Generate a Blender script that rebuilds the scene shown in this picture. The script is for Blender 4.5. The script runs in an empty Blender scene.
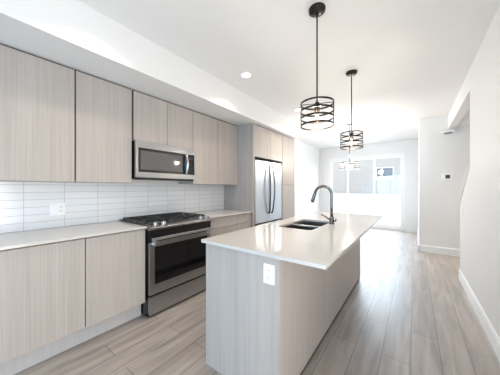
import bpy, bmesh, math, random
from mathutils import Vector, Matrix
random.seed(4)
S = bpy.context.scene
C = S.collection
PI = math.pi

# ------------------------------------------------------------------ camera
CAM_H = 1.294
cd = bpy.data.cameras.new('camera'); cam = bpy.data.objects.new('camera', cd); C.objects.link(cam)
cam.location = (0, 0, CAM_H); cam.rotation_euler = (PI / 2, 0, math.radians(36.766))
cd.sensor_width = 36.0; cd.lens = 220.13 / 500 * 36; cd.shift_y = 0.4 / 500; cd.clip_start = 0.02
S.camera = cam
# ------------------------------------------------------------------ sky, sun, daylight, added fill lamps, exposure
W = bpy.data.worlds.new('sky'); S.world = W; W.use_nodes = True
bg = W.node_tree.nodes['Background']
bg.inputs[0].default_value = (0.93, 0.97, 1.0, 1); bg.inputs[1].default_value = 1.6

def light(name, kind, loc, energy, color=(1, 1, 1), rot=(0, 0, 0), parent=None, **kw):
    d = bpy.data.lights.new(name, kind); d.energy = energy; d.color = color
    for k, v in kw.items(): setattr(d, k, v)
    o = bpy.data.objects.new(name, d); C.objects.link(o)
    o.location = loc; o.rotation_euler = rot
    if parent: o.parent = parent
    return o

light('sun', 'SUN', (0, 12, 9), 3.0, (1.0, 0.95, 0.88), (math.radians(-18), math.radians(-6), 0), angle=0.01)
def daylight(name, loc, rot, sx, sy, e, col=(0.86, 0.93, 1.0)):
    return light(name, 'AREA', loc, e, col, rot, shape='RECTANGLE', size=sx, size_y=sy)
daylight('rear_window_daylight', (-1.05, -4.2, 1.35), (PI / 2, 0, 0), 2.6, 2.0, 124, (0.16, 0.58, 1.0))  # cool lamp for the assumed, unseen rear window
daylight('side_fill_light', (0.85, -0.25, 0.95), (PI / 2, 0, PI / 2), 1.8, 1.2, 60, (1.0, 0.94, 0.86))  # added lamp out of view, brightens the base cabinets from the right
daylight('patio_fill_light', (-1.33, 10.0, 3.45), (math.radians(-62), 0, 0), 5.0, 1.5, 800, (0.62, 0.82, 1.0))  # added lamp hidden above the door view, boosts light on the far floor
S.view_settings.view_transform = 'Standard'; S.view_settings.look = 'None'
S.view_settings.gamma = 1.0; S.view_settings.use_curve_mapping = False
S.view_settings.exposure = -0.06
SPOT_W = 5.4
PEND_W = 15
CHAND_W = 88

# ------------------------------------------------------------------ materials
def srgb(r, g, b):
    f = lambda c: (c / 255 / 12.92) if c / 255 <= 0.04045 else ((c / 255 + 0.055) / 1.055) ** 2.4
    return (f(r), f(g), f(b), 1)
def base(name, col, rough=0.5, metal=0.0, spec=0.5):
    m = bpy.data.materials.new(name); m.use_nodes = True
    n = m.node_tree.nodes; p = n['Principled BSDF']
    p.inputs['Base Color'].default_value = col; p.inputs['Roughness'].default_value = rough
    p.inputs['Metallic'].default_value = metal; p.inputs['Specular IOR Level'].default_value = spec
    return m, m.node_tree, p
def N(nt, t, **kw):
    n = nt.nodes.new(t)
    for k, v in kw.items():
        if k.startswith('i_'): n.inputs[int(k[2:]) if k[2:].isdigit() else k[2:]].default_value = v
        else: setattr(n, k, v)
    return n
def L(nt, a, b): nt.links.new(a, b)
def ramp(nt, stops):
    r = N(nt, 'ShaderNodeValToRGB'); e = r.color_ramp.elements
    while len(e) < len(stops): e.new(0.5)
    for el, (p, c) in zip(e, stops): el.position = p; el.color = c
    return r
def speckle(name, col, rough, metal=0.0, scale=(60, 60, 60), amt=0.06, spec=0.5, bump=0.0):
    m, nt, p = base(name, col, rough, metal, spec)
    tc = N(nt, 'ShaderNodeTexCoord'); mp = N(nt, 'ShaderNodeMapping'); mp.inputs['Scale'].default_value = scale
    no = N(nt, 'ShaderNodeTexNoise'); no.inputs['Scale'].default_value = 1.0; no.inputs['Detail'].default_value = 3
    L(nt, tc.outputs['Object'], mp.inputs[0]); L(nt, mp.outputs[0], no.inputs['Vector'])
    k = lambda f: tuple(min(1, c * f) for c in col[:3]) + (1,)
    r = ramp(nt, [(0.3, k(1 - amt)), (0.7, k(1 + amt))])
    L(nt, no.outputs['Fac'], r.inputs[0]); L(nt, r.outputs[0], p.inputs['Base Color'])
    if bump:
        b = N(nt, 'ShaderNodeBump'); b.inputs['Strength'].default_value = bump; b.inputs['Distance'].default_value = 0.002
        L(nt, no.outputs['Fac'], b.inputs['Height']); L(nt, b.outputs[0], p.inputs['Normal'])
    return m
def grain(name, col, dark, rough=0.45):
    m, nt, p = base(name, col, rough, 0, 0.35)
    tc = N(nt, 'ShaderNodeTexCoord'); oi = N(nt, 'ShaderNodeObjectInfo')
    ad = N(nt, 'ShaderNodeVectorMath', operation='ADD'); mu = N(nt, 'ShaderNodeMath', operation='MULTIPLY'); mu.inputs[1].default_value = 13.0
    L(nt, oi.outputs['Random'], mu.inputs[0]); L(nt, tc.outputs['Object'], ad.inputs[0]); L(nt, mu.outputs[0], ad.inputs[1])
    mp = N(nt, 'ShaderNodeMapping'); mp.inputs['Scale'].default_value = (150, 150, 1.2); L(nt, ad.outputs[0], mp.inputs[0])
    a = N(nt, 'ShaderNodeTexNoise'); a.inputs['Scale'].default_value = 1; a.inputs['Detail'].default_value = 4; L(nt, mp.outputs[0], a.inputs['Vector'])
    mp2 = N(nt, 'ShaderNodeMapping'); mp2.inputs['Scale'].default_value = (14, 14, 0.7); L(nt, ad.outputs[0], mp2.inputs[0])
    b = N(nt, 'ShaderNodeTexNoise'); b.inputs['Scale'].default_value = 1; b.inputs['Detail'].default_value = 2; L(nt, mp2.outputs[0], b.inputs['Vector'])
    mx = N(nt, 'ShaderNodeMath', operation='ADD'); wa = N(nt, 'ShaderNodeMath', operation='MULTIPLY'); wa.inputs[1].default_value = 1.35; wb = N(nt, 'ShaderNodeMath', operation='MULTIPLY'); wb.inputs[1].default_value = 0.65
    L(nt, a.outputs['Fac'], wa.inputs[0]); L(nt, b.outputs['Fac'], wb.inputs[0]); L(nt, wa.outputs[0], mx.inputs[0]); L(nt, wb.outputs[0], mx.inputs[1])
    hf = N(nt, 'ShaderNodeMath', operation='MULTIPLY'); hf.inputs[1].default_value = 0.5; L(nt, mx.outputs[0], hf.inputs[0])
    r = ramp(nt, [(0.32, dark), (0.62, col)]); L(nt, hf.outputs[0], r.inputs[0]); L(nt, r.outputs[0], p.inputs['Base Color'])
    return m
def glass_sheet(name, tint=(1, 1, 1, 1), gl=0.06):
    m = bpy.data.materials.new(name); m.use_nodes = True; nt = m.node_tree; nt.nodes.clear()
    o = N(nt, 'ShaderNodeOutputMaterial'); t = N(nt, 'ShaderNodeBsdfTransparent'); g = N(nt, 'ShaderNodeBsdfGlossy'); x = N(nt, 'ShaderNodeMixShader')
    t.inputs[0].default_value = tint; g.inputs['Roughness'].default_value = 0.02; x.inputs[0].default_value = gl
    L(nt, t.outputs[0], x.inputs[1]); L(nt, g.outputs[0], x.inputs[2]); L(nt, x.outputs[0], o.inputs[0])
    return m
def emit(name, col, st):
    m = bpy.data.materials.new(name); m.use_nodes = True; nt = m.node_tree; nt.nodes.clear()
    o = N(nt, 'ShaderNodeOutputMaterial'); e = N(nt, 'ShaderNodeEmission'); e.inputs[0].default_value = col; e.inputs[1].default_value = st
    L(nt, e.outputs[0], o.inputs[0]); return m
def tile_mat():
    m, nt, p = base('white_stacked_tile', srgb(236, 237, 239), 0.14)
    tc = N(nt, 'ShaderNodeTexCoord'); sp = N(nt, 'ShaderNodeSeparateXYZ'); cb = N(nt, 'ShaderNodeCombineXYZ')
    L(nt, tc.outputs['Object'], sp.inputs[0])
    a = N(nt, 'ShaderNodeMath', operation='ADD'); a.inputs[1].default_value = 10 * 0.2825 - 0.359
    b = N(nt, 'ShaderNodeMath', operation='ADD'); b.inputs[1].default_value = 20 * 0.0675 - 0.9165
    L(nt, sp.outputs[1], a.inputs[0]); L(nt, sp.outputs[2], b.inputs[0]); L(nt, a.outputs[0], cb.inputs[0]); L(nt, b.outputs[0], cb.inputs[1])
    br = N(nt, 'ShaderNodeTexBrick', offset=0.0, squash=1.0)
    for k, v in (('Scale', 1.0), ('Mortar Size', 0.0022), ('Mortar Smooth', 0.3), ('Brick Width', 0.2825), ('Row Height', 0.0675), ('Bias', 0.0)): br.inputs[k].default_value = v
    br.inputs['Color1'].default_value = srgb(232, 233, 235); br.inputs['Color2'].default_value = srgb(238, 239, 241); br.inputs['Mortar'].default_value = srgb(192, 193, 196)
    L(nt, cb.outputs[0], br.inputs['Vector']); L(nt, br.outputs['Color'], p.inputs['Base Color'])
    bu = N(nt, 'ShaderNodeBump', invert=True); bu.inputs['Strength'].default_value = 0.5; bu.inputs['Distance'].default_value = 0.002
    L(nt, br.outputs['Fac'], bu.inputs['Height']); L(nt, bu.outputs[0], p.inputs['Normal'])
    return m
def floor_mat():
    m, nt, p = base('grey_brown_planks', srgb(150, 136, 124), 0.42, 0, 0.8); p.inputs['Coat Weight'].default_value = 0.8; p.inputs['Coat Roughness'].default_value = 0.3
    tc = N(nt, 'ShaderNodeTexCoord'); sp = N(nt, 'ShaderNodeSeparateXYZ'); cb = N(nt, 'ShaderNodeCombineXYZ')
    L(nt, tc.outputs['Object'], sp.inputs[0])
    a = N(nt, 'ShaderNodeMath', operation='ADD'); a.inputs[1].default_value = 11.3
    b = N(nt, 'ShaderNodeMath', operation='ADD'); b.inputs[1].default_value = 30 * 0.1825 + 0.206
    L(nt, sp.outputs[1], a.inputs[0]); L(nt, sp.outputs[0], b.inputs[0]); L(nt, a.outputs[0], cb.inputs[0]); L(nt, b.outputs[0], cb.inputs[1])
    br = N(nt, 'ShaderNodeTexBrick', offset=0.37, offset_frequency=2)
    for k, v in (('Scale', 1.0), ('Mortar Size', 0.0024), ('Mortar Smooth', 0.2), ('Brick Width', 1.25), ('Row Height', 0.1825), ('Bias', 0.0)): br.inputs[k].default_value = v
    br.inputs['Color1'].default_value = srgb(160, 150, 142); br.inputs['Color2'].default_value = srgb(182, 171, 162); br.inputs['Mortar'].default_value = srgb(96, 88, 82)
    L(nt, cb.outputs[0], br.inputs['Vector'])
    mp = N(nt, 'ShaderNodeMapping'); mp.inputs['Scale'].default_value = (16, 1.6, 1); L(nt, tc.outputs['Object'], mp.inputs[0])
    no = N(nt, 'ShaderNodeTexNoise'); no.inputs['Scale'].default_value = 1; no.inputs['Detail'].default_value = 5; no.inputs['Distortion'].default_value = 0.8
    L(nt, mp.outputs[0], no.inputs['Vector'])
    r = ramp(nt, [(0.28, (0.60, 0.58, 0.57, 1)), (0.7, (1.08, 1.07, 1.06, 1))]); L(nt, no.outputs['Fac'], r.inputs[0])
    mx = N(nt, 'ShaderNodeMix', data_type='RGBA', blend_type='MULTIPLY'); mx.inputs[0].default_value = 1.0
    L(nt, br.outputs['Color'], mx.inputs[6]); L(nt, r.outputs[0], mx.inputs[7]); L(nt, mx.outputs[2], p.inputs['Base Color'])
    bu = N(nt, 'ShaderNodeBump', invert=True); bu.inputs['Strength'].default_value = 0.35; bu.inputs['Distance'].default_value = 0.002
    L(nt, br.outputs['Fac'], bu.inputs['Height']); L(nt, bu.outputs[0], p.inputs['Normal'])
    return m
def siding_mat():
    m, nt, p = base('pale_grey_siding', srgb(190, 188, 186), 0.7)
    tc = N(nt, 'ShaderNodeTexCoord'); w = N(nt, 'ShaderNodeTexWave', wave_type='BANDS', bands_direction='Z', wave_profile='SAW')
    w.inputs['Scale'].default_value = 1.6; L(nt, tc.outputs['Object'], w.inputs['Vector'])
    r = ramp(nt, [(0.0, srgb(184, 182, 180)), (0.12, srgb(196, 194, 192))]); L(nt, w.outputs['Fac'], r.inputs[0]); L(nt, r.outputs[0], p.inputs['Base Color'])
    return m

M = dict(
    wall=speckle('white_wall_paint', srgb(233, 232, 231), 0.6, scale=(180, 180, 180), amt=0.012, spec=0.3),
    ceil=speckle('white_ceiling_paint', srgb(233, 231, 229), 0.8, scale=(220, 220, 220), amt=0.012, spec=0.2),
    trim=speckle('white_trim_paint', srgb(240, 240, 239), 0.35, scale=(90, 90, 90), amt=0.01),
    wood=grain('greige_wood_laminate', srgb(184, 176, 170), srgb(168, 159, 153)),
    kick=speckle('grey_toe_kick', srgb(190, 188, 188), 0.5, scale=(40, 40, 4), amt=0.04),
    shadow=speckle('dark_recess', srgb(84, 78, 75), 0.7, amt=0.05),  # shade of the door gaps put into the colour; also the dark island kick
    quartz=speckle('white_quartz', srgb(203, 198, 193), 0.09, scale=(140, 140, 140), amt=0.02),
    steel=speckle('brushed_steel', srgb(176, 177, 179), 0.3, 1.0, scale=(4, 4, 320), amt=0.05),
    fridge=speckle('bright_brushed_steel', srgb(196, 198, 201), 0.34, 1.0, scale=(220, 220, 3), amt=0.04),
    chrome=speckle('satin_chrome', srgb(206, 206, 208), 0.16, 1.0, amt=0.03),
    nickel=speckle('brushed_nickel', srgb(126, 124, 122), 0.25, 1.0, amt=0.03),
    handle=speckle('dark_brushed_steel', srgb(98, 98, 100), 0.28, 1.0, amt=0.05),
    sink=speckle('sink_steel', srgb(140, 136, 132), 0.3, 1.0, scale=(200, 4, 4), amt=0.05),
    black=speckle('black_enamel', srgb(24, 24, 26), 0.25, amt=0.1),
    iron=speckle('cast_iron', srgb(30, 30, 31), 0.55, amt=0.15, bump=0.3),
    dglass=speckle('black_oven_glass', srgb(14, 14, 16), 0.05, amt=0.05, spec=0.6),
    mglass=speckle('grey_microwave_glass', srgb(92, 91, 92), 0.06, amt=0.05, spec=0.7),
    bronze=speckle('dark_bronze_metal', srgb(44, 37, 33), 0.4, 0.6, amt=0.1),
    greymetal=speckle('pale_grey_metal', srgb(112, 110, 107), 0.4, 0.3, amt=0.05),
    plastic=speckle('white_plastic', srgb(244, 244, 244), 0.35, amt=0.01),
    slot=speckle('dark_slot', srgb(60, 60, 62), 0.5, amt=0.05),
    screen=speckle('dark_screen', srgb(70, 72, 74), 0.2, amt=0.1),
    tile=tile_mat(), floor=floor_mat(), siding=siding_mat(),
    glass=glass_sheet('clear_window_glass'),
    bulbglass=glass_sheet('clear_bulb_glass', (1, 0.97, 0.9, 1), 0.1),
    lamp=emit('lamp_lens', (1, 0.94, 0.85, 1), 9.0),
    filament=emit('warm_bulb', (1, 0.82, 0.56, 1), 3.5),
    deck=speckle('pale_concrete', srgb(214, 214, 216), 0.8, amt=0.05),
    stucco=speckle('white_stucco', srgb(246, 246, 247), 0.8, scale=(90, 90, 90), amt=0.02, bump=0.2),
    winglass=speckle('grey_far_glass', srgb(96, 102, 106), 0.1, amt=0.08),
)

# ------------------------------------------------------------------ mesh helpers (all coordinates in the room frame)
ORG = {}
class MB:
    def __init__(s): s.bm = bmesh.new()
    def box(s, x0, x1, y0, y1, z0, z1, bev=0.0, seg=2):
        t = bmesh.new(); bmesh.ops.create_cube(t, size=1)
        for v in t.verts:
            v.co = Vector(((x0 + x1) / 2 + v.co.x * (x1 - x0), (y0 + y1) / 2 + v.co.y * (y1 - y0), (z0 + z1) / 2 + v.co.z * (z1 - z0)))
        if bev: bmesh.ops.bevel(t, geom=t.edges[:], offset=bev, segments=seg, profile=0.7, affect='EDGES')
        s.add(t); return s
    def add(s, t, mat=None):
        if mat: bmesh.ops.transform(t, matrix=mat, verts=t.verts[:])
        me = bpy.data.meshes.new('t'); t.to_mesh(me); t.free(); s.bm.from_mesh(me); bpy.data.meshes.remove(me)
    def tube(s, pts, r, seg=14, rads=None, cap=True):
        pts = [Vector(p) for p in pts]; rings = []; t = bmesh.new(); up = None
        for i, p in enumerate(pts):
            a = pts[max(0, i - 1)]; b = pts[min(len(pts) - 1, i + 1)]; d = (b - a).normalized()
            if up is None: up = Vector((0, 0, 1)) if abs(d.z) < 0.9 else Vector((1, 0, 0))
            n = (up - d * up.dot(d)).normalized(); up = n; c = d.cross(n); rr = rads[i] if rads else r
            rings.append([t.verts.new(p + (n * math.cos(2 * PI * k / seg) + c * math.sin(2 * PI * k / seg)) * rr) for k in range(seg)])
        for A, B in zip(rings, rings[1:]):
            for k in range(seg):
                f = t.faces.new((A[k], A[(k + 1) % seg], B[(k + 1) % seg], B[k])); f.smooth = True
        if cap: t.faces.new(rings[0][::-1]); t.faces.new(rings[-1])
        bmesh.ops.recalc_face_normals(t, faces=t.faces[:]); s.add(t); return s
    def lathe(s, prof, cx, cy, seg=28, axis='Z', cz=0.0):
        # prof = [(radius, height)] revolved round an axis through (cx, cy, cz)
        t = bmesh.new(); rings = []
        for r, z in prof:
            rr = max(r, 1e-4)
            rings.append([t.verts.new((rr * math.cos(2 * PI * k / seg), rr * math.sin(2 * PI * k / seg), z)) for k in range(seg)])
        for A, B in zip(rings, rings[1:]):
            for k in range(seg):
                f = t.faces.new((A[k], A[(k + 1) % seg], B[(k + 1) % seg], B[k])); f.smooth = True
        t.faces.new(rings[0][::-1]); t.faces.new(rings[-1])
        bmesh.ops.recalc_face_normals(t, faces=t.faces[:])
        R = Matrix.Identity(4)
        if axis == 'X': R = Matrix.Rotation(PI / 2, 4, 'Y')
        if axis == 'Y': R = Matrix.Rotation(-PI / 2, 4, 'X')
        s.add(t, Matrix.Translation((cx, cy, cz)) @ R); return s
    def ring(s, cx, cy, z0, z1, ri, ro, seg=40):
        t = bmesh.new(); R = []
        for k in range(seg):
            c, q = math.cos(2 * PI * k / seg), math.sin(2 * PI * k / seg)
            R.append([t.verts.new((cx + r * c, cy + r * q, z)) for r, z in ((ri, z0), (ro, z0), (ro, z1), (ri, z1))])
        for k in range(seg):
            A, B = R[k], R[(k + 1) % seg]
            for j in range(4): t.faces.new((A[j], B[j], B[(j + 1) % 4], A[(j + 1) % 4]))
        bmesh.ops.recalc_face_normals(t, faces=t.faces[:]); s.add(t); return s
    def prism(s, poly, axis, a0, a1, bev=0.0):
        # polygon extruded along X (poly in y,z), Y (poly in x,z) or Z (poly in x,y)
        t = bmesh.new()
        mk = {'X': lambda p, a: (a, p[0], p[1]), 'Y': lambda p, a: (p[0], a, p[1]), 'Z': lambda p, a: (p[0], p[1], a)}[axis]
        A = [t.verts.new(mk(p, a0)) for p in poly]; B = [t.verts.new(mk(p, a1)) for p in poly]; n = len(poly)
        t.faces.new(A); t.faces.new(B[::-1])
        for k in range(n): t.faces.new((A[k], B[k], B[(k + 1) % n], A[(k + 1) % n]))
        bmesh.ops.recalc_face_normals(t, faces=t.faces[:])
        if bev: bmesh.ops.bevel(t, geom=t.edges[:], offset=bev, segments=2, profile=0.7, affect='EDGES')
        s.add(t); return s
    def build(s, name, mat, parent=None, loc=None):
        me = bpy.data.meshes.new(name)
        org = ORG[parent.name] if parent else Vector(loc if loc else (0, 0, 0))
        bmesh.ops.translate(s.bm, verts=s.bm.verts[:], vec=-org)
        s.bm.to_mesh(me); s.bm.free(); me.materials.append(M[mat])
        o = bpy.data.objects.new(name, me); C.objects.link(o)
        if parent: o.parent = parent
        else: o.location = org
        ORG[o.name] = org
        return o
def tag(o, label=None, cat=None, group=None, kind=None):
    for k, v in (('label', label), ('category', cat), ('group', group), ('kind', kind)):
        if v: o[k] = v
    return o
def thing(name, loc, label, cat, group=None):
    o = bpy.data.objects.new(name, None); C.objects.link(o); o.location = loc; o.empty_display_size = 0.05
    ORG[o.name] = Vector(loc); return tag(o, label, cat, group)
def struct(name, mb, mat, parent=None):
    o = mb.build(name, mat, parent)
    if not parent: o['kind'] = 'structure'
    return o
def clone(root, loc, label=None):
    r = root.copy(); C.objects.link(r); r.location = loc
    if label: r['label'] = label
    for ch in list(root.children):
        c = ch.copy(); C.objects.link(c); c.parent = r
        for g in ch.children:
            d = g.copy(); C.objects.link(d); d.parent = c
    return r

# ------------------------------------------------------------------ the setting
XW, XR, ZC, YB, YST, XST, YREAR = -2.76, 0.522, 2.70, 7.94, 5.673, 0.08, -4.0
struct('floor', MB().prism([(-2.9, YREAR - 0.12), (XR + 0.11, YREAR - 0.12), (XR + 0.11, 1.3), (1.75, 1.3), (1.75, YB + 0.12), (-2.9, YB + 0.12)], 'Z', -0.1, 0), 'floor')
struct('ceiling', MB().prism([(-2.9, YREAR - 0.12), (XR + 0.11, YREAR - 0.12), (XR + 0.11, 1.3), (1.75, 1.3), (1.75, YB + 0.12), (-2.9, YB + 0.12)], 'Z', ZC, ZC + 0.12), 'ceil')
struct('wall_left', MB().box(XW - 0.12, XW, YREAR, YB, 0, ZC), 'wall')
DX0, DX1, DZ0, DZ1 = -2.43, -0.23, 0.05, 2.33
struct('wall_back', MB().box(XW - 0.12, DX0, YB, YB + 0.14, 0, ZC).box(DX1, XST + 0.1, YB, YB + 0.14, 0, ZC)
       .box(DX0, DX1, YB, YB + 0.14, DZ1, ZC).box(DX0, DX1, YB, YB + 0.14, 0, DZ0), 'wall')
struct('wall_corner', MB().box(XST, 1.75, YST, YB, 0, ZC), 'wall')
QY0, QY1, RZ0, RZ1 = -1.25, 0.75, 0.25, 2.35
struct('wall_right', MB().prism([(QY1, 0), (4.326, 0), (4.326, 1.063), (3.617, 1.551), (3.617, 2.44), (YST, 2.44), (YST, ZC), (QY1, ZC)], 'X', XR, XR + 0.11)
       .box(XR, XR + 0.11, YREAR, QY0, 0, ZC).box(XR, XR + 0.11, QY0, QY1, 0, RZ0).box(XR, XR + 0.11, QY0, QY1, RZ1, ZC), 'wall')
struct('wall_stairwell', MB().box(1.63, 1.75, 1.4, YST, 0, ZC).box(XR + 0.11, 1.63, 1.3, 1.4, 0, ZC), 'wall')
struct('ceiling_stairwell', MB().box(XR + 0.11, 1.63, 3.2, YST, 2.46, ZC - 0.002), 'ceil')
RX0, RX1 = -2.4, 0.25
struct('wall_rear', MB().box(XW - 0.12, RX0, YREAR - 0.12, YREAR, 0, ZC).box(RX1, XR + 0.11, YREAR - 0.12, YREAR, 0, ZC)
       .box(RX0, RX1, YREAR - 0.12, YREAR, RZ1, ZC).box(RX0, RX1, YREAR - 0.12, YREAR, 0, RZ0), 'wall')
struct('soffit', MB().box(XW, -2.02, YREAR, 4.46, 2.362, ZC), 'wall')
stairs = MB()
for k in range(6): stairs.box(XR + 0.115, 1.625, 4.3 - 0.27 * (k + 1), 4.3 - 0.27 * k + 0.02, 0.185 * k, 0.185 * (k + 1), 0.008)
struct('stair_flight', stairs, 'trim')  # unseen stair flight behind the right wall
# stair guard cap following the slope
capdir = Vector((0, 3.617 - 4.326, 1.551 - 1.063)).normalized()
struct('trim_1', MB().prism([(4.34, 1.053), (4.34, 1.081), (3.617, 1.579), (3.617, 1.551)], 'X', XR - 0.012, XR + 0.122, 0.003), 'trim')
def bb_prof(mb, axis, face, a0, a1, sgn, h=0.14, t=0.015):
    if axis == 'Y': mb.prism([(face, 0), (face + sgn * t, 0), (face + sgn * t, h - 0.02), (face + sgn * t * 0.5, h), (face, h)], 'Y', a0, a1)
    else: mb.prism([(face, 0), (face + sgn * t, 0), (face + sgn * t, h - 0.02), (face + sgn * t * 0.5, h), (face, h)], 'X', a0, a1)
    return mb
struct('baseboard_right', bb_prof(MB(), 'Y', XR, YREAR, 4.326, -1).box(XR, XR + 0.11, 4.326, 4.341, 0, 0.14, 0.004), 'trim')
struct('baseboard_corner', bb_prof(bb_prof(MB(), 'X', YST, XST - 0.015, 1.63, -1), 'Y', XST, YST - 0.015, YB, -1), 'trim')
struct('baseboard_left', bb_prof(MB(), 'Y', XW, 4.47, YB, 1), 'trim')
struct('baseboard_back', bb_prof(bb_prof(MB(), 'X', YB, XW, DX0 - 0.02, -1), 'X', YB, DX1 + 0.02, XST, -1), 'trim')
struct('wall_backsplash', MB().box(XW, XW + 0.008, -0.75, 2.905, 0.9, 1.36), 'tile')

# patio door: three glazed panels
dr = thing('door_1', (-1.33, YB, 0), None, None); dr['kind'] = 'structure'
fm = MB()
fm.box(DX0, DX0 + 0.07, YB - 0.012, YB + 0.13, DZ0, DZ1, 0.004).box(DX1 - 0.07, DX1, YB - 0.012, YB + 0.13, DZ0, DZ1, 0.004)
fm.box(DX0 + 0.0701, DX1 - 0.0701, YB - 0.012, YB + 0.13, DZ1 - 0.07, DZ1, 0.004).box(DX0 + 0.0701, DX1 - 0.0701, YB - 0.012, YB + 0.13, DZ0, DZ0 + 0.06, 0.004)
fm.build('door_frame', 'trim', dr)
xs = [DX0 + 0.07, -1.83, -1.03, DX1 - 0.07]
for i in range(3):
    a, b = xs[i], xs[i + 1]; yy = YB + (0.02 if i != 1 else 0.065)
    z0, z1 = DZ0 + 0.06, DZ1 - 0.07; w = 0.045
    a2, b2 = (a if i == 0 else a - 0.022), (b if i == 2 else b + 0.022)
    sh = MB().box(a2, a2 + w, yy, yy + 0.04, z0, z1, 0.003).box(b2 - w, b2, yy, yy + 0.04, z0, z1, 0.003)
    sh.box(a2 + w, b2 - w, yy, yy + 0.04, z0, z0 + 0.06, 0.003).box(a2 + w, b2 - w, yy, yy + 0.04, z1 - 0.05, z1, 0.003)
    s_ = sh.build('sash', 'trim', dr)
    MB().box(a2 + w, b2 - w, yy + 0.016, yy + 0.022, z0 + 0.06, z1 - 0.05).build('pane', 'glass', s_)
    if i == 1:
        MB().box(b2 - 0.035, b2 - 0.012, yy - 0.03, yy, 0.95, 1.15, 0.005).build('handle', 'plastic', s_)
# unseen window behind the viewpoint, assumed for the cool light on the island end
wr = thing('window_1', (-1.07, YREAR - 0.06, RZ0), None, None); wr['kind'] = 'structure'
wf = MB()
for x in (RX0, (RX0 * 2 + RX1) / 3, (RX0 + 2 * RX1) / 3, RX1 - 0.06): wf.box(x, x + 0.06, YREAR - 0.1, YREAR + 0.01, RZ0, RZ1, 0.004)
wf.box(RX0, RX1, YREAR - 0.1, YREAR + 0.01, RZ0, RZ0 + 0.06, 0.004).box(RX0, RX1, YREAR - 0.1, YREAR + 0.01, RZ1 - 0.06, RZ1, 0.004)
wf.build('window_frame', 'trim', wr)
MB().box(RX0 + 0.05, RX1 - 0.05, YREAR - 0.06, YREAR - 0.054, RZ0 + 0.05, RZ1 - 0.05).build('pane', 'glass', wr)

wq = thing('added_side_window', (XR + 0.05, -0.25, RZ0), None, None); wq['kind'] = 'structure'  # window added beside the viewpoint, unseen, so the side lamp can enter
wf = MB()
for y in (QY0, (QY0 + QY1) / 2 - 0.03, QY1 - 0.06): wf.box(XR - 0.01, XR + 0.1, y, y + 0.06, RZ0, RZ1, 0.004)
wf.box(XR - 0.01, XR + 0.1, QY0, QY1, RZ0, RZ0 + 0.06, 0.004).box(XR - 0.01, XR + 0.1, QY0, QY1, RZ1 - 0.06, RZ1, 0.004)
wf.build('window_frame', 'trim', wq)
MB().box(XR + 0.05, XR + 0.056, QY0 + 0.05, QY1 - 0.05, RZ0 + 0.05, RZ1 - 0.05).build('pane', 'glass', wq)

# outside the patio door
struct('ground_outside', MB().box(-12, 6, YB + 0.14, 30, -0.25, -0.08), 'deck')
struct('wall_patio', MB().box(-9, 4, 10.5, 10.68, -0.08, 0.99).box(-9, 4, 10.46, 10.72, 0.99, 1.02, 0.005), 'stucco')
nb = thing('neighbouring_building', (-3, 14, -0.08), 'pale grey sided building across the patio with small window', 'building')
MB().box(-11, 5, 14, 20, -0.08, 7.2).build('siding_wall', 'siding', nb)
w_ = MB().box(-1.72, -0.88, 13.95, 14.0, 1.72, 1.92, 0.005).box(-1.72, -1.67, 13.95, 14.0, 1.92, 2.42, 0.005).box(-0.93, -0.88, 13.95, 14, 1.92, 2.42, 0.005).box(-1.67, -0.93, 13.95, 14, 2.37, 2.42, 0.005).box(-1.45, -1.40, 13.955, 14, 1.92, 2.37).build('window', 'plastic', nb)
MB().box(-1.67, -0.93, 13.98, 13.995, 1.92, 2.37).build('pane', 'winglass', w_)

# ------------------------------------------------------------------ cabinets
XB = -2.138      # base door fronts
XU = -2.426      # upper door fronts
XT = -2.108      # tall fronts
G = 0.0026
def front_x(x, y0, y1, z0, z1, name, parent, th=0.019, mat='wood'):
    return MB().box(x - th, x, y0 + G, y1 - G, z0 + G, z1 - G, 0.0012).build(name, mat, parent)
def base_cab(y0, y1, doors, label, drawers=None, filler=0.0):
    t = thing('base_cabinet', (-2.45, (y0 + y1) / 2, 0), label, 'cabinet', 'base cabinets along the tiled wall')
    MB().box(XW + 0.012, XB - 0.021, y0 + 0.001, y1 - 0.001, 0.157, 0.892).build('carcass', 'wood', t)
    MB().box(XB - 0.0225, XB - 0.0195, y0 + 0.001, y1 - 0.001, 0.157, 0.8925).build('gap_shade_panel', 'shadow', t)  # dark sheet behind the doors, painted shade for the gaps
    MB().box(XW + 0.012, -2.228, y0 - 0.0019, y1 + 0.0019, 0.0, 0.157).build('toe_kick', 'kick', t)
    if doors:
        for a, b in zip(doors, doors[1:]): front_x(XB, a, b, 0.157, 0.886, 'door', t)
    if drawers:
        for a, b in zip(drawers, drawers[1:]): front_x(XB, y0, y1 - filler, a, b, 'drawer', t)
        if filler: MB().box(XB - 0.019, XB - 0.003, y1 - filler + 0.003, y1 - 0.003, 0.157, 0.886).build('filler_strip', 'wood', t)
    return t
base_cab(-0.37, 0.628, [-0.37, 0.06, 0.6305], 'greige wood base cabinet at the left edge, under the tiled wall outlet')
base_cab(0.632, 1.128, [0.6325, 1.128], 'narrow greige wood base cabinet directly left of the range')
base_cab(1.970, 2.903, None, 'greige wood drawer cabinet between the range and the fridge', [0.157, 0.45, 0.748, 0.886], 0.13)
def upper_cab(y0, y1, doors, z0, label):
    t = thing('wall_cabinet', (-2.6, (y0 + y1) / 2, z0), label, 'cabinet', 'wall cabinets under the soffit')
    MB().box(XW + 0.009, XU - 0.021, y0 + 0.001, y1 - 0.001, z0, 2.352).build('carcass', 'wood', t)
    MB().box(XU - 0.0225, XU - 0.0195, y0 + 0.001, y1 - 0.001, z0 + 0.004, 2.3615).build('gap_shade_panel', 'shadow', t)  # dark sheet painting shade into the door gaps and under the soffit
    for a, b in zip(doors, doors[1:]): front_x(XU, a, b, z0, 2.346, 'door', t)
    return t
upper_cab(-0.36, 0.640, [-0.36, 0.10, 0.638], 1.347, 'greige wood wall cabinet at the left edge of the row')
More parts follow.
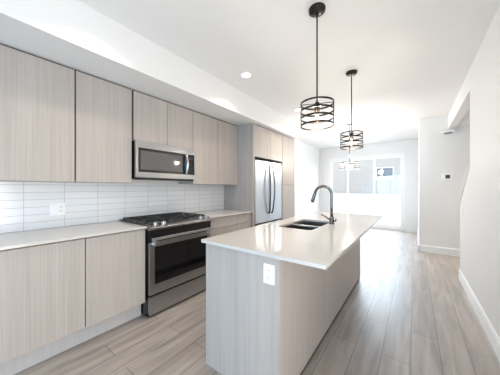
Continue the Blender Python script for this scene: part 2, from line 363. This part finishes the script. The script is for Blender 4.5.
upper_cab(0.642, 1.137, [0.645, 1.132], 1.347, 'tall greige wood wall cabinet directly left of the microwave')
upper_cab(1.143, 1.944, [1.150, 1.554, 1.944], 1.812, 'short two door greige wood wall cabinet above the microwave')
upper_cab(1.946, 2.906, [1.946, 2.423, 2.903], 1.347, 'two door greige wood wall cabinet between microwave and fridge')
# dark panels run up under the soffit as a painted line of shade
fe = thing('fridge_cabinet', (-2.45, 3.43, 0), 'tall greige wood surround enclosing the fridge with two doors above it', 'cabinet')
MB().box(XW + 0.009, XT, 2.911, 2.948, 0, 2.352, 0.0015).build('side_panel', 'wood', fe)
MB().box(XW + 0.009, XT - 0.021, 2.949, 3.895, 1.825, 2.352).build('carcass', 'wood', fe)
MB().box(XT - 0.0225, XT - 0.0195, 2.949, 3.897, 1.816, 2.3615).build('gap_shade_panel', 'shadow', fe)
front_x(XT, 2.950, 3.447, 1.812, 2.346, 'door', fe); front_x(XT, 3.447, 3.897, 1.812, 2.346, 'door', fe)
pt = thing('pantry_cabinet', (-2.45, 4.16, 0), 'tall narrow greige wood pantry cabinet right of the fridge', 'cabinet')
MB().box(XW + 0.012, XT - 0.021, 3.900, 4.426, 0.1, 2.352).build('carcass', 'wood', pt)
MB().box(XT - 0.0225, XT - 0.0195, 3.9, 4.428, 0.1, 2.3615).build('gap_shade_panel', 'shadow', pt)
MB().box(XW + 0.012, XT - 0.09, 3.900, 4.426, 0.0, 0.1).build('toe_kick', 'kick', pt)
front_x(XT, 3.902, 4.426, 0.1, 1.356, 'door', pt); front_x(XT, 3.902, 4.426, 1.356, 2.346, 'door', pt)
MB().box(XW + 0.012, XT, 4.432, 4.452, 0, 2.352, 0.0015).build('end_panel', 'wood', pt)

def worktop(name, y0, y1, label):
    o = MB().box(XW + 0.009, -2.119, y0, y1, 0.893, 0.914, 0.003).build(name, 'quartz', None, (-2.44, (y0 + y1) / 2, 0.893))
    return tag(o, label, 'countertop')
worktop('countertop', -0.39, 1.135, 'white quartz countertop along the wall left of the range')
worktop('countertop', 1.969, 2.906, 'short white quartz countertop between range and fridge panel')

# ------------------------------------------------------------------ range
RY0, RY1, RF = 1.142, 1.962, -2.092
rg = thing('kitchen_range', (-2.42, 1.552, 0), 'stainless steel gas range with black cooktop between the base cabinets', 'range')
MB().box(XW + 0.02, RF - 0.03, RY0, RY1, 0.012, 0.895, 0.003).build('body', 'black', rg)
for sy in (RY0 + 0.05, RY1 - 0.05):
    for sx in (XW + 0.1, RF - 0.12): MB().lathe([(0.018, 0.0), (0.018, 0.014)], sx, sy, 12).build('foot', 'black', rg)
MB().box(XW + 0.012, RF - 0.03, RY0 - 0.004, RY1 + 0.004, 0.9155, 0.928, 0.004).build('cooktop', 'black', rg)
# control fascia: slanted steel lip on top of the front
MB().prism([(RF - 0.075, 0.928), (RF - 0.06, 0.932), (RF + 0.018, 0.902), (RF + 0.022, 0.893), (RF + 0.018, 0.874), (RF - 0.03, 0.874), (RF - 0.075, 0.90)], 'Y', RY0 - 0.003, RY1 + 0.003, 0.002).build('control_panel', 'steel', rg)
MB().prism([(RF - 0.03, 0.876), (RF + 0.004, 0.876), (RF - 0.010, 0.74), (RF - 0.03, 0.74)], 'Y', RY0 + 0.004, RY1 - 0.004).build('vent_gap', 'black', rg)
nx, nz = 0.37, 0.93
for yy in (RY0 + 0.075, RY0 + 0.165, RY1 - 0.155, RY1 - 0.065):
    k = MB(); t = bmesh.new(); R = 0.021; seg = 20; rings = []
    for r, z in ((R * 1.15, 0), (R * 1.15, 0.006), (R, 0.008), (R * 0.92, 0.030), (R * 0.8, 0.033), (0.0005, 0.033)):
        rings.append([t.verts.new((r * math.cos(2 * PI * q / seg), r * math.sin(2 * PI * q / seg), z)) for q in range(seg)])
    for A, B in zip(rings, rings[1:]):
        for q in range(seg):
            f = t.faces.new((A[q], A[(q + 1) % seg], B[(q + 1) % seg], B[q])); f.smooth = True
    bmesh.ops.recalc_face_normals(t, faces=t.faces[:])
    k.add(t, Matrix.Translation((RF - 0.022, yy, 0.917)) @ Matrix.Rotation(math.radians(22), 4, 'Y'))
    kn = k.build('knob', 'steel', rg)
MB().box(RF - 0.055, RF - 0.048, 1.455, 1.645, 0.9275, 0.9305).build('display', 'dglass', rg)
# grates: three cast iron sections, and burners under them
gy = [RY0 + 0.02, RY0 + 0.27, RY1 - 0.27, RY1 - 0.02]
for i in range(3):
    a, b = gy[i] + 0.003, gy[i + 1] - 0.003; x0, x1 = XW + 0.05, RF - 0.105; g = MB()
    for y in (a, b - 0.014): g.box(x0, x1, y, y + 0.014, 0.936, 0.949, 0.003)
    for x in (x0, x1 - 0.014): g.box(x, x + 0.014, a, b, 0.936, 0.949, 0.003)
    g.box(x0, x1, (a + b) / 2 - 0.006, (a + b) / 2 + 0.006, 0.938, 0.949, 0.003)
    for q in (0.22, 0.5, 0.78): g.box(x0 + (x1 - x0) * q - 0.006, x0 + (x1 - x0) * q + 0.006, a, b, 0.938, 0.949, 0.003)
    for y in (a, b - 0.014):
        for x in (x0, x1 - 0.014): g.box(x, x + 0.014, y, y + 0.014, 0.927, 0.938, 0.002)
    g.build('grate', 'iron', rg)
for bx_, by_, br_ in ((-2.6, gy[0] + .125, .035), (-2.33, gy[0] + .125, .045), (-2.46, 1.552, .05), (-2.6, gy[2] + .125, .045), (-2.33, gy[2] + .125, .035)):
    MB().lathe([(br_ * 1.2, 0.927), (br_ * 1.15, 0.932), (br_, 0.933), (br_, 0.936), (br_ * .6, 0.937), (0, 0.937)], bx_, by_, 20).build('burner', 'iron', rg)
# oven door
od = MB().box(RF - 0.03, RF, RY0 + 0.004, RY0 + 0.060, 0.225, 0.748, 0.004).box(RF - 0.03, RF, RY1 - 0.060, RY1 - 0.004, 0.225, 0.748, 0.004)
od.box(RF - 0.03, RF, RY0 + 0.0605, RY1 - 0.0605, 0.225, 0.322, 0.004).box(RF - 0.03, RF, RY0 + 0.0605, RY1 - 0.0605, 0.700, 0.748, 0.004)
od = od.build('oven_door', 'steel', rg)
MB().box(RF - 0.028, RF - 0.003, RY0 + 0.06, RY1 - 0.06, 0.32, 0.702).build('oven_window', 'dglass', od)
hd = MB().box(RF + 0.03, RF + 0.048, RY0 + 0.012, RY1 - 0.012, 0.770, 0.799, 0.006, 3)
for y in (RY0 + 0.05, RY1 - 0.05): hd.box(RF - 0.012, RF + 0.034, y - 0.012, y + 0.012, 0.72, 0.788, 0.003)
hd.build('handle', 'fridge', od)
MB().box(RF - 0.03, RF, RY0 + 0.004, RY1 - 0.004, 0.03, 0.205, 0.005).build('drawer', 'steel', rg)
MB().box(RF - 0.03, RF - 0.006, RY0 + 0.01, RY1 - 0.01, 0.205, 0.225).build('drawer_grip', 'black', rg)

# ------------------------------------------------------------------ microwave
MY0, MY1, MF, MZ0, MZ1 = 1.147, 1.941, -2.376, 1.392, 1.806
mw = thing('microwave', (-2.56, 1.544, MZ0), 'stainless steel over range microwave mounted under a wall cabinet', 'microwave')
MB().box(XW + 0.009, MF - 0.03, MY0 + 0.003, MY1 - 0.003, MZ0, MZ1, 0.003).build('body', 'black', mw)
md = MB().box(MF - 0.03, MF, MY0, MY1, MZ1 - 0.075, MZ1, 0.003).box(MF - 0.03, MF, MY0, MY1, MZ0 + 0.016, MZ0 + 0.075, 0.003)
md.box(MF - 0.03, MF, MY0, MY0 + 0.03, MZ0 + 0.0755, MZ1 - 0.0755, 0.003).box(MF - 0.03, MF, MY1 - 0.012, MY1, MZ0 + 0.0755, MZ1 - 0.0755, 0.003)
md = md.build('door', 'steel', mw)
MB().box(MF - 0.028, MF - 0.003, MY0 + 0.03, MY1 - 0.012, MZ0 + 0.075, MZ1 - 0.075).build('door_glass', 'black', md)
MB().box(MF - 0.01, MF - 0.0015, MY0 + 0.055, MY1 - 0.20, MZ0 + 0.105, MZ1 - 0.105).build('window', 'mglass', md)
hp = [(MF + 0.012 + 0.032 * math.sin(PI * k / 12), MY1 - 0.155, MZ0 + 0.085 + 0.245 * k / 12) for k in range(13)]
hm = MB().tube(hp, 0.016, 12)
for z in (MZ0 + 0.09, MZ0 + 0.325): hm.box(MF - 0.004, MF + 0.02, MY1 - 0.166, MY1 - 0.144, z - 0.01, z + 0.01, 0.003)
hm.build('handle', 'chrome', md)
MB().box(MF - 0.01, MF - 0.0015, MY1 - 0.115, MY1 - 0.025, MZ0 + 0.095, MZ1 - 0.095).build('control_panel', 'dglass', mw)
MB().box(MF - 0.008, MF - 0.0008, MY1 - 0.105, MY1 - 0.035, MZ1 - 0.135, MZ1 - 0.11).build('display', 'screen', mw)
MB().box(MF - 0.06, MF - 0.012, MY0 + 0.02, MY1 - 0.02, MZ0 - 0.006, MZ0 + 0.014, 0.003).build('vent_grille', 'black', mw)

# ------------------------------------------------------------------ fridge
FY0, FY1, FX = 2.978, 3.880, -2.112
fr = thing('refrigerator', (-2.45, 3.43, 0), 'stainless steel french door fridge set into the wood surround', 'refrigerator')
MB().box(XW + 0.02, FX - 0.07, FY0 - 0.012, FY1 + 0.006, 0.02, 1.785, 0.004).build('body', 'black', fr)
MB().box(XW + 0.1, FX - 0.1, FY0 + 0.03, FY1 - 0.03, 0, 0.02).build('foot_rail', 'black', fr)
ym = (FY0 + FY1) / 2
for a, b, s in ((FY0, ym - 0.003, 1), (ym + 0.003, FY1, -1)):
    d = MB().box(FX - 0.068, FX, a, b, 0.690, 1.765, 0.010, 3).build('door', 'fridge', fr)
    y = ym - s * 0.052; P = []
    for k in range(17):
        u = k / 16; P.append((FX + 0.018 + 0.042 * math.sin(PI * u) ** 0.7, y + s * -0.020 * math.sin(PI * u), 0.83 + 0.88 * u))
    h_ = MB().tube(P, 0.013, 12)
    for z in (0.845, 1.695): h_.box(FX - 0.002, FX + 0.024, y - 0.010, y + 0.010, z - 0.012, z + 0.012, 0.003)
    h_.build('handle', 'handle', d)
fz = MB().box(FX - 0.068, FX, FY0, FY1, 0.06, 0.662, 0.010, 3).build('freezer_drawer', 'fridge', fr)
hf_ = MB().tube([(FX + 0.045, FY0 + 0.08, 0.6), (FX + 0.05, ym, 0.6), (FX + 0.045, FY1 - 0.08, 0.6)], 0.012, 12)
for y in (FY0 + 0.09, FY1 - 0.09): hf_.box(FX - 0.002, FX + 0.045, y - 0.01, y + 0.01, 0.59, 0.61, 0.003)
hf_.build('handle', 'nickel', fz)
for y in (FY0 + 0.05, FY1 - 0.05): MB().box(FX - 0.06, FX - 0.005, y - 0.03, y + 0.03, 1.765, 1.785, 0.004).build('hinge_cover', 'black', fr)

# ------------------------------------------------------------------ island
IX0, IX1, IY0, IY1 = -1.232, -0.618, 1.106, 3.452
isl = thing('kitchen_island', (-0.92, 2.28, 0), 'long greige wood kitchen island under the white slab', 'island')
MB().box(IX0 + 0.021, IX1 - 0.021, IY0 + 0.021, IY0 + 0.72, 0.1, 0.886).box(IX0 + 0.021, IX1 - 0.021, 2.66, IY1 - 0.021, 0.1, 0.886).box(IX0 + 0.021, IX1 - 0.021, IY0 + 0.72, 2.66, 0.1, 0.6).build('carcass', 'wood', isl)
MB().box(IX0, IX1 - 0.0205, IY0, IY0 + 0.02, 0, 0.8925, 0.001).build('end_panel', 'wood', isl)
MB().box(IX1 - 0.02, IX1, IY0, IY1, 0.038, 0.8925, 0.001).build('side_panel', 'wood', isl)
MB().box(IX0, IX1 - 0.0205, IY1 - 0.02, IY1, 0, 0.8925, 0.001).build('end_panel', 'wood', isl)
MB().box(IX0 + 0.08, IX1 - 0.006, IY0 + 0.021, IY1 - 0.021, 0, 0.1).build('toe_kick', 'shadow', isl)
dys = [1.128, 1.72, 2.0, 2.28, 2.60, 3.0, 3.43]
for a, b in zip(dys, dys[1:]):
    MB().box(IX0, IX0 + 0.02, a + G, b - G, 0.105, 0.886, 0.0012).build('door', 'wood', isl)
# slab with the sink opening
SX0, SX1, SY0, SY1 = -1.085, -0.738, 1.90, 2.55
TX0, TX1, TY0, TY1 = -1.262, -0.348, 1.084, 3.50
def slab_bm():
    t = bmesh.new()
    def rr(x0, x1, y0, y1, r, n=5):
        P = []
        for cx, cy, a0 in ((x1 - r, y1 - r, 0), (x0 + r, y1 - r, 90), (x0 + r, y0 + r, 180), (x1 - r, y0 + r, 270)):
            for k in range(n + 1):
                a = math.radians(a0 + 90 * k / n); P.append((cx + r * math.cos(a), cy + r * math.sin(a)))
        return P
    O = rr(TX0, TX1, TY0, TY1, 0.006); I = rr(SX0, SX1, SY0, SY1, 0.03); n = len(O)
    V = {}
    for z in (0.893, 0.914):
        V['o', z] = [t.verts.new((x, y, z)) for x, y in O]; V['i', z] = [t.verts.new((x, y, z)) for x, y in I]
    a, b = 0.893, 0.914
    for k in range(n):
        j = (k + 1) % n
        t.faces.new((V['o', b][k], V['o', b][j], V['i', b][j], V['i', b][k]))
        t.faces.new((V['o', a][k], V['i', a][k], V['i', a][j], V['o', a][j]))
        t.faces.new((V['o', a][k], V['o', a][j], V['o', b][j], V['o', b][k]))
        t.faces.new((V['i', a][k], V['i', b][k], V['i', b][j], V['i', a][j]))
    bmesh.ops.recalc_face_normals(t, faces=t.faces[:]); return t
sl = MB(); sl.add(slab_bm())
tag(sl.build('countertop', 'quartz', None, (-0.805, 2.29, 0.893)), 'glossy white quartz slab on the kitchen island with sink cutout', 'countertop')
# sink
sk = thing('kitchen_sink', (-0.91, 2.245, 0.68), 'stainless steel double bowl sink set into the island slab', 'sink')
def bowl(y0, y1, x0=SX0 - 0.004, x1=SX1 + 0.004, zt=0.8925, zb=0.70, w=0.008, name='bowl'):
    m = MB()
    m.box(x0 - w, x0, y0 - w, y1 + w, zb, zt).box(x1, x1 + w, y0 - w, y1 + w, zb, zt).box(x0, x1, y0 - w, y0, zb, zt).box(x0, x1, y1, y1 + w, zb, zt)
    m.box(x0 - w, x1 + w, y0 - w, y1 + w, zb - w, zb, 0.003)
    b = m.build(name, 'sink', sk)
    MB().lathe([(0.045, zb), (0.045, zb + 0.004), (0.03, zb + 0.003), (0.0, zb + 0.001)], (x0 + x1) / 2, (y0 + y1) / 2, 20).build('drain', 'chrome', b)
YD = 2.265
bowl(SY0 - 0.004, YD - 0.014); bowl(YD + 0.014, SY1 + 0.004)
MB().box(SX0 - 0.004, SX1 + 0.004, YD - 0.017, YD + 0.017, 0.872, 0.892, 0.006, 3).build('divider', 'fridge', sk)
# faucet
fc = thing('kitchen_faucet', (-0.698, 2.37, 0.914), 'brushed nickel gooseneck faucet standing beside the island sink', 'faucet')
FXc, FYc = -0.698, 2.37
MB().lathe([(0.028, 0.914), (0.028, 0.920), (0.023, 0.926), (0.022, 0.985), (0.017, 0.995), (0.0, 0.996)], FXc, FYc, 24).build('base', 'nickel', fc)
P = [(FXc, FYc, 0.985), (FXc, FYc, 1.10), (FXc, FYc, 1.222)]
R_ = 0.090
for k in range(1, 15):
    a = math.radians(168 * k / 14); P.append((FXc - R_ + R_ * math.cos(a), FYc, 1.222 + R_ * math.sin(a)))
MB().tube(P, 0.0148, 16).build('spout', 'nickel', fc)
e = Vector(P[-1]); d = (e - Vector(P[-2])).normalized()
MB().tube([e - d * 0.005, e + d * 0.02, e + d * 0.09, e + d * 0.11], 0.016, 16, [0.016, 0.018, 0.020, 0.018]).build('spray_head', 'nickel', fc)
lv = MB().tube([(FXc + 0.012, FYc, 0.955), (FXc + 0.045, FYc, 0.957)], 0.016, 14)
lv.tube([(FXc - 0.012, FYc - 0.012, 0.957), (FXc - 0.05, FYc - 0.012, 0.982), (FXc - 0.10, FYc - 0.012, 1.008)], 0.006, 10, [0.010, 0.009, 0.008])
lv.build('lever', 'nickel', fc)

# ------------------------------------------------------------------ pendants over the island
PR, PZ0, PZ1 = 0.127, 1.776, 1.962
def pendant(x, y, label):
    t = thing('pendant_light', (x, y, PZ0), label, 'pendant light', 'pendant lights over the island')
    MB().lathe([(0.0, ZC - 0.03), (0.02, ZC - 0.03), (0.062, ZC - 0.022), (0.064, ZC - 0.001), (0.0, ZC - 0.001)], x, y, 28).build('canopy', 'bronze', t)
    MB().tube([(x, y, ZC - 0.028), (x, y, 2.33), (x, y, PZ1 - 0.005)], 0.0062, 10).build('rod', 'bronze', t)
    s = MB()
    zs = [PZ1 - 0.014, PZ0 + 0.115, PZ0 + 0.058, PZ0]
    for z in zs: s.ring(x, y, z, z + 0.014, PR - 0.004, PR)
    for k in range(4):
        a = math.radians(20 + 90 * k); c, q = math.cos(a), math.sin(a)
        s.tube([(x + (PR - 0.005) * c, y + (PR - 0.005) * q, PZ0 + 0.002), (x + (PR - 0.005) * c, y + (PR - 0.005) * q, PZ1 - 0.002)], 0.0038, 8)
        s.tube([(x, y, PZ1 - 0.008), (x + (PR - 0.004) * c, y + (PR - 0.004) * q, PZ1 - 0.006)], 0.0035, 8)
    s.build('cage_shade', 'bronze', t)
    MB().lathe([(0.0, PZ1 + 0.004), (0.014, PZ1 + 0.004), (0.021, PZ1 - 0.012), (0.021, PZ1 - 0.07), (0.0, PZ1 - 0.07)], x, y, 18).build('socket', 'bronze', t)
    b = MB().lathe([(0.012, PZ1 - 0.07), (0.014, PZ1 - 0.078), (0.026, PZ1 - 0.105), (0.027, PZ1 - 0.125), (0.018, PZ1 - 0.150), (0.0, PZ1 - 0.158)], x, y, 20).build('bulb', 'bulbglass', t)
    MB().lathe([(0.0, PZ1 - 0.082), (0.009, PZ1 - 0.086), (0.013, PZ1 - 0.11), (0.011, PZ1 - 0.135), (0.0, PZ1 - 0.14)], x, y, 14).build('filament', 'filament', b)
    light('fixture_light', 'POINT', (0, 0, 0.065), PEND_W, (1.0, 0.93, 0.84), (0, 0, 0), t, shadow_soft_size=0.03)
    return t
p1 = pendant(-0.613, 1.70, 'dark bronze cage pendant hanging nearest, over the near half of the island')
p2 = clone(p1, (-0.613, 2.88, PZ0), 'dark bronze cage pendant hanging over the far end of the island')
for c_ in p2.children:
    if c_.type == 'LIGHT': c_.data = c_.data.copy(); c_.data.energy = PEND_W * 1.5
# wide pale ring fixture over the dining area
hx, hy, hz0, hz1, hr = -1.145, 5.2, 1.715, 1.855, 0.205
dl = thing('dining_chandelier', (hx, hy, hz0), 'wide flat ring chandelier hanging beyond the island before the patio door', 'chandelier')
MB().lathe([(0.0, ZC - 0.03), (0.06, ZC - 0.024), (0.064, ZC - 0.001), (0.0, ZC - 0.001)], hx, hy, 24).build('canopy', 'greymetal', dl)
MB().tube([(hx, hy, ZC - 0.028), (hx, hy, 1.80)], 0.009, 10).build('rod', 'bronze', dl)
s = MB()
for z in (hz0, hz0 + 0.045, hz0 + 0.09, hz1 - 0.014): s.ring(hx, hy, z, z + 0.014, hr - 0.004, hr)
for k in range(6):
    a = math.radians(15 + 60 * k); c, q = math.cos(a), math.sin(a)
    s.tube([(hx + (hr - 0.006) * c, hy + (hr - 0.006) * q, hz0 + 0.002), (hx + (hr - 0.006) * c, hy + (hr - 0.006) * q, hz1 - 0.002)], 0.006, 8)
    s.tube([(hx, hy, hz1 - 0.008), (hx + (hr - 0.004) * c, hy + (hr - 0.004) * q, hz1 - 0.006)], 0.005, 8)
s.build('ring_shade', 'greymetal', dl)
MB().lathe([(0.0, hz1 + 0.004), (0.02, hz1 + 0.002), (0.026, hz1 - 0.05), (0.0, hz1 - 0.05)], hx, hy, 16).build('socket', 'bronze', dl)
for k in range(3):
    a = math.radians(40 + 120 * k); bx, by = hx + 0.06 * math.cos(a), hy + 0.06 * math.sin(a)
    MB().lathe([(0.0, hz0 + 0.03), (0.018, hz0 + 0.04), (0.022, hz0 + 0.06), (0.01, hz0 + 0.09), (0.0, hz1 - 0.045)], bx, by, 14).build('bulb', 'filament', dl)

light('fixture_light', 'POINT', (0, 0, 0.24), CHAND_W, (1.0, 0.97, 0.93), (0, 0, 0), dl, shadow_soft_size=0.08)  # added fill lamp above the ring, apart from the bulbs, brightens the far room

# ------------------------------------------------------------------ recessed ceiling lights
def downlight(x, y, z, label, w=SPOT_W, col=(1.0, 0.86, 0.68)):
    t = thing('recessed_light', (x, y, z - 0.012), label, 'ceiling light', 'recessed ceiling lights')
    MB().ring(x, y, z - 0.010, z - 0.0005, 0.052, 0.072, 32).build('trim_ring', 'plastic', t)
    MB().lathe([(0.0, z - 0.008), (0.053, z - 0.008), (0.053, z - 0.001), (0.0, z - 0.001)], x, y, 28).build('lens', 'lamp', t)
    l = light('lamp', 'AREA', (0, 0, -0.004), w, col, (0, 0, 0), t, shape='DISK', size=0.1, spread=math.radians(118))
    return t
XL = -1.675
downlight(XL, 2.16, ZC, 'round recessed ceiling light shining in front of the kitchen soffit')
downlight(XL, 3.68, ZC, 'round recessed ceiling light seen just left of the nearest pendant')
downlight(XL, 0.64, ZC, 'assumed round recessed ceiling light above the frame, over the left base cabinets')  # assumed light out of view, continues the row over the left cabinets
downlight(1.12, 4.5, 2.46, 'assumed hidden round recessed light in the low ceiling of the stairwell', 9)  # assumed lamp out of view, added to warm the stairwell wall

# ------------------------------------------------------------------ wall fittings
def outlet_y(x, y, z, label):     # plate facing -Y
    t = thing('electrical_outlet', (x, y, z), label, 'outlet')
    MB().box(x - 0.037, x + 0.037, y - 0.006, y, z - 0.058, z + 0.058, 0.0025).build('cover_plate', 'plastic', t)
    for dz in (0.021, -0.021):
        f = MB().box(x - 0.017, x + 0.017, y - 0.0085, y - 0.004, z + dz - 0.015, z + dz + 0.015, 0.003).build('socket', 'plastic', t)
        MB().box(x - 0.008, x - 0.0055, y - 0.0092, y - 0.008, z + dz - 0.003, z + dz + 0.007).box(x + 0.0055, x + 0.008, y - 0.0092, y - 0.008, z + dz - 0.003, z + dz + 0.007).box(x - 0.002, x + 0.002, y - 0.0092, y - 0.008, z + dz - 0.011, z + dz - 0.007).build('slots', 'slot', f)
    return t
outlet_y(-0.685, IY0 - 0.0006, 0.788, 'white duplex outlet on the end panel of the island')
bo = thing('electrical_outlet', (XW + 0.008, 0.587, 1.09), 'white outlet and switch plate on the tiled backsplash', 'outlet')
bx0 = XW + 0.0086
MB().box(bx0, bx0 + 0.006, 0.53, 0.645, 1.032, 1.148, 0.0025).build('cover_plate', 'plastic', bo)
MB().box(bx0 + 0.004, bx0 + 0.0085, 0.545, 0.578, 1.057, 1.123, 0.002).build('switch_rocker', 'plastic', bo)
for dz in (0.02, -0.02):
    f = MB().box(bx0 + 0.004, bx0 + 0.0085, 0.596, 0.630, 1.09 + dz - 0.015, 1.09 + dz + 0.015, 0.002).build('socket', 'plastic', bo)
    MB().box(bx0 + 0.008, bx0 + 0.0092, 0.604, 0.607, 1.087 + dz, 1.097 + dz).box(bx0 + 0.008, bx0 + 0.0092, 0.619, 0.622, 1.087 + dz, 1.097 + dz).box(bx0 + 0.008, bx0 + 0.0092, 0.611, 0.615, 1.079 + dz, 1.083 + dz).build('slots', 'slot', f)
sw = thing('light_switch', (XR, 4.10, 0.97), 'white light switch on the right wall below the stair guard', 'switch')
MB().box(XR - 0.0066, XR - 0.0006, 4.06, 4.135, 0.912, 1.028, 0.0025).build('cover_plate', 'plastic', sw)
MB().box(XR - 0.0095, XR - 0.005, 4.081, 4.114, 0.937, 1.003, 0.002).build('switch_rocker', 'plastic', sw)
yt = YST - 0.0006
th = thing('thermostat', (0.502, yt, 1.505), 'white thermostat with dark screen on the end wall by the stairs', 'thermostat')
MB().box(0.425, 0.580, yt - 0.02, yt, 1.443, 1.562, 0.006, 3).build('housing', 'plastic', th)
MB().box(0.478, 0.545, yt - 0.0215, yt - 0.018, 1.475, 1.545, 0.001).build('screen', 'screen', th)
ch = thing('door_chime', (0.515, yt, 2.34), 'white wall chime with dark lower strip high on the end wall', 'chime')
MB().box(0.42, 0.605, yt - 0.05, yt, 2.352, 2.40, 0.010, 3).build('housing', 'plastic', ch)
MB().box(0.462, 0.575, yt - 0.035, yt, 2.338, 2.353, 0.003).build('dark_lower_strip', 'slot', ch)  # dark strip along the bottom of the housing
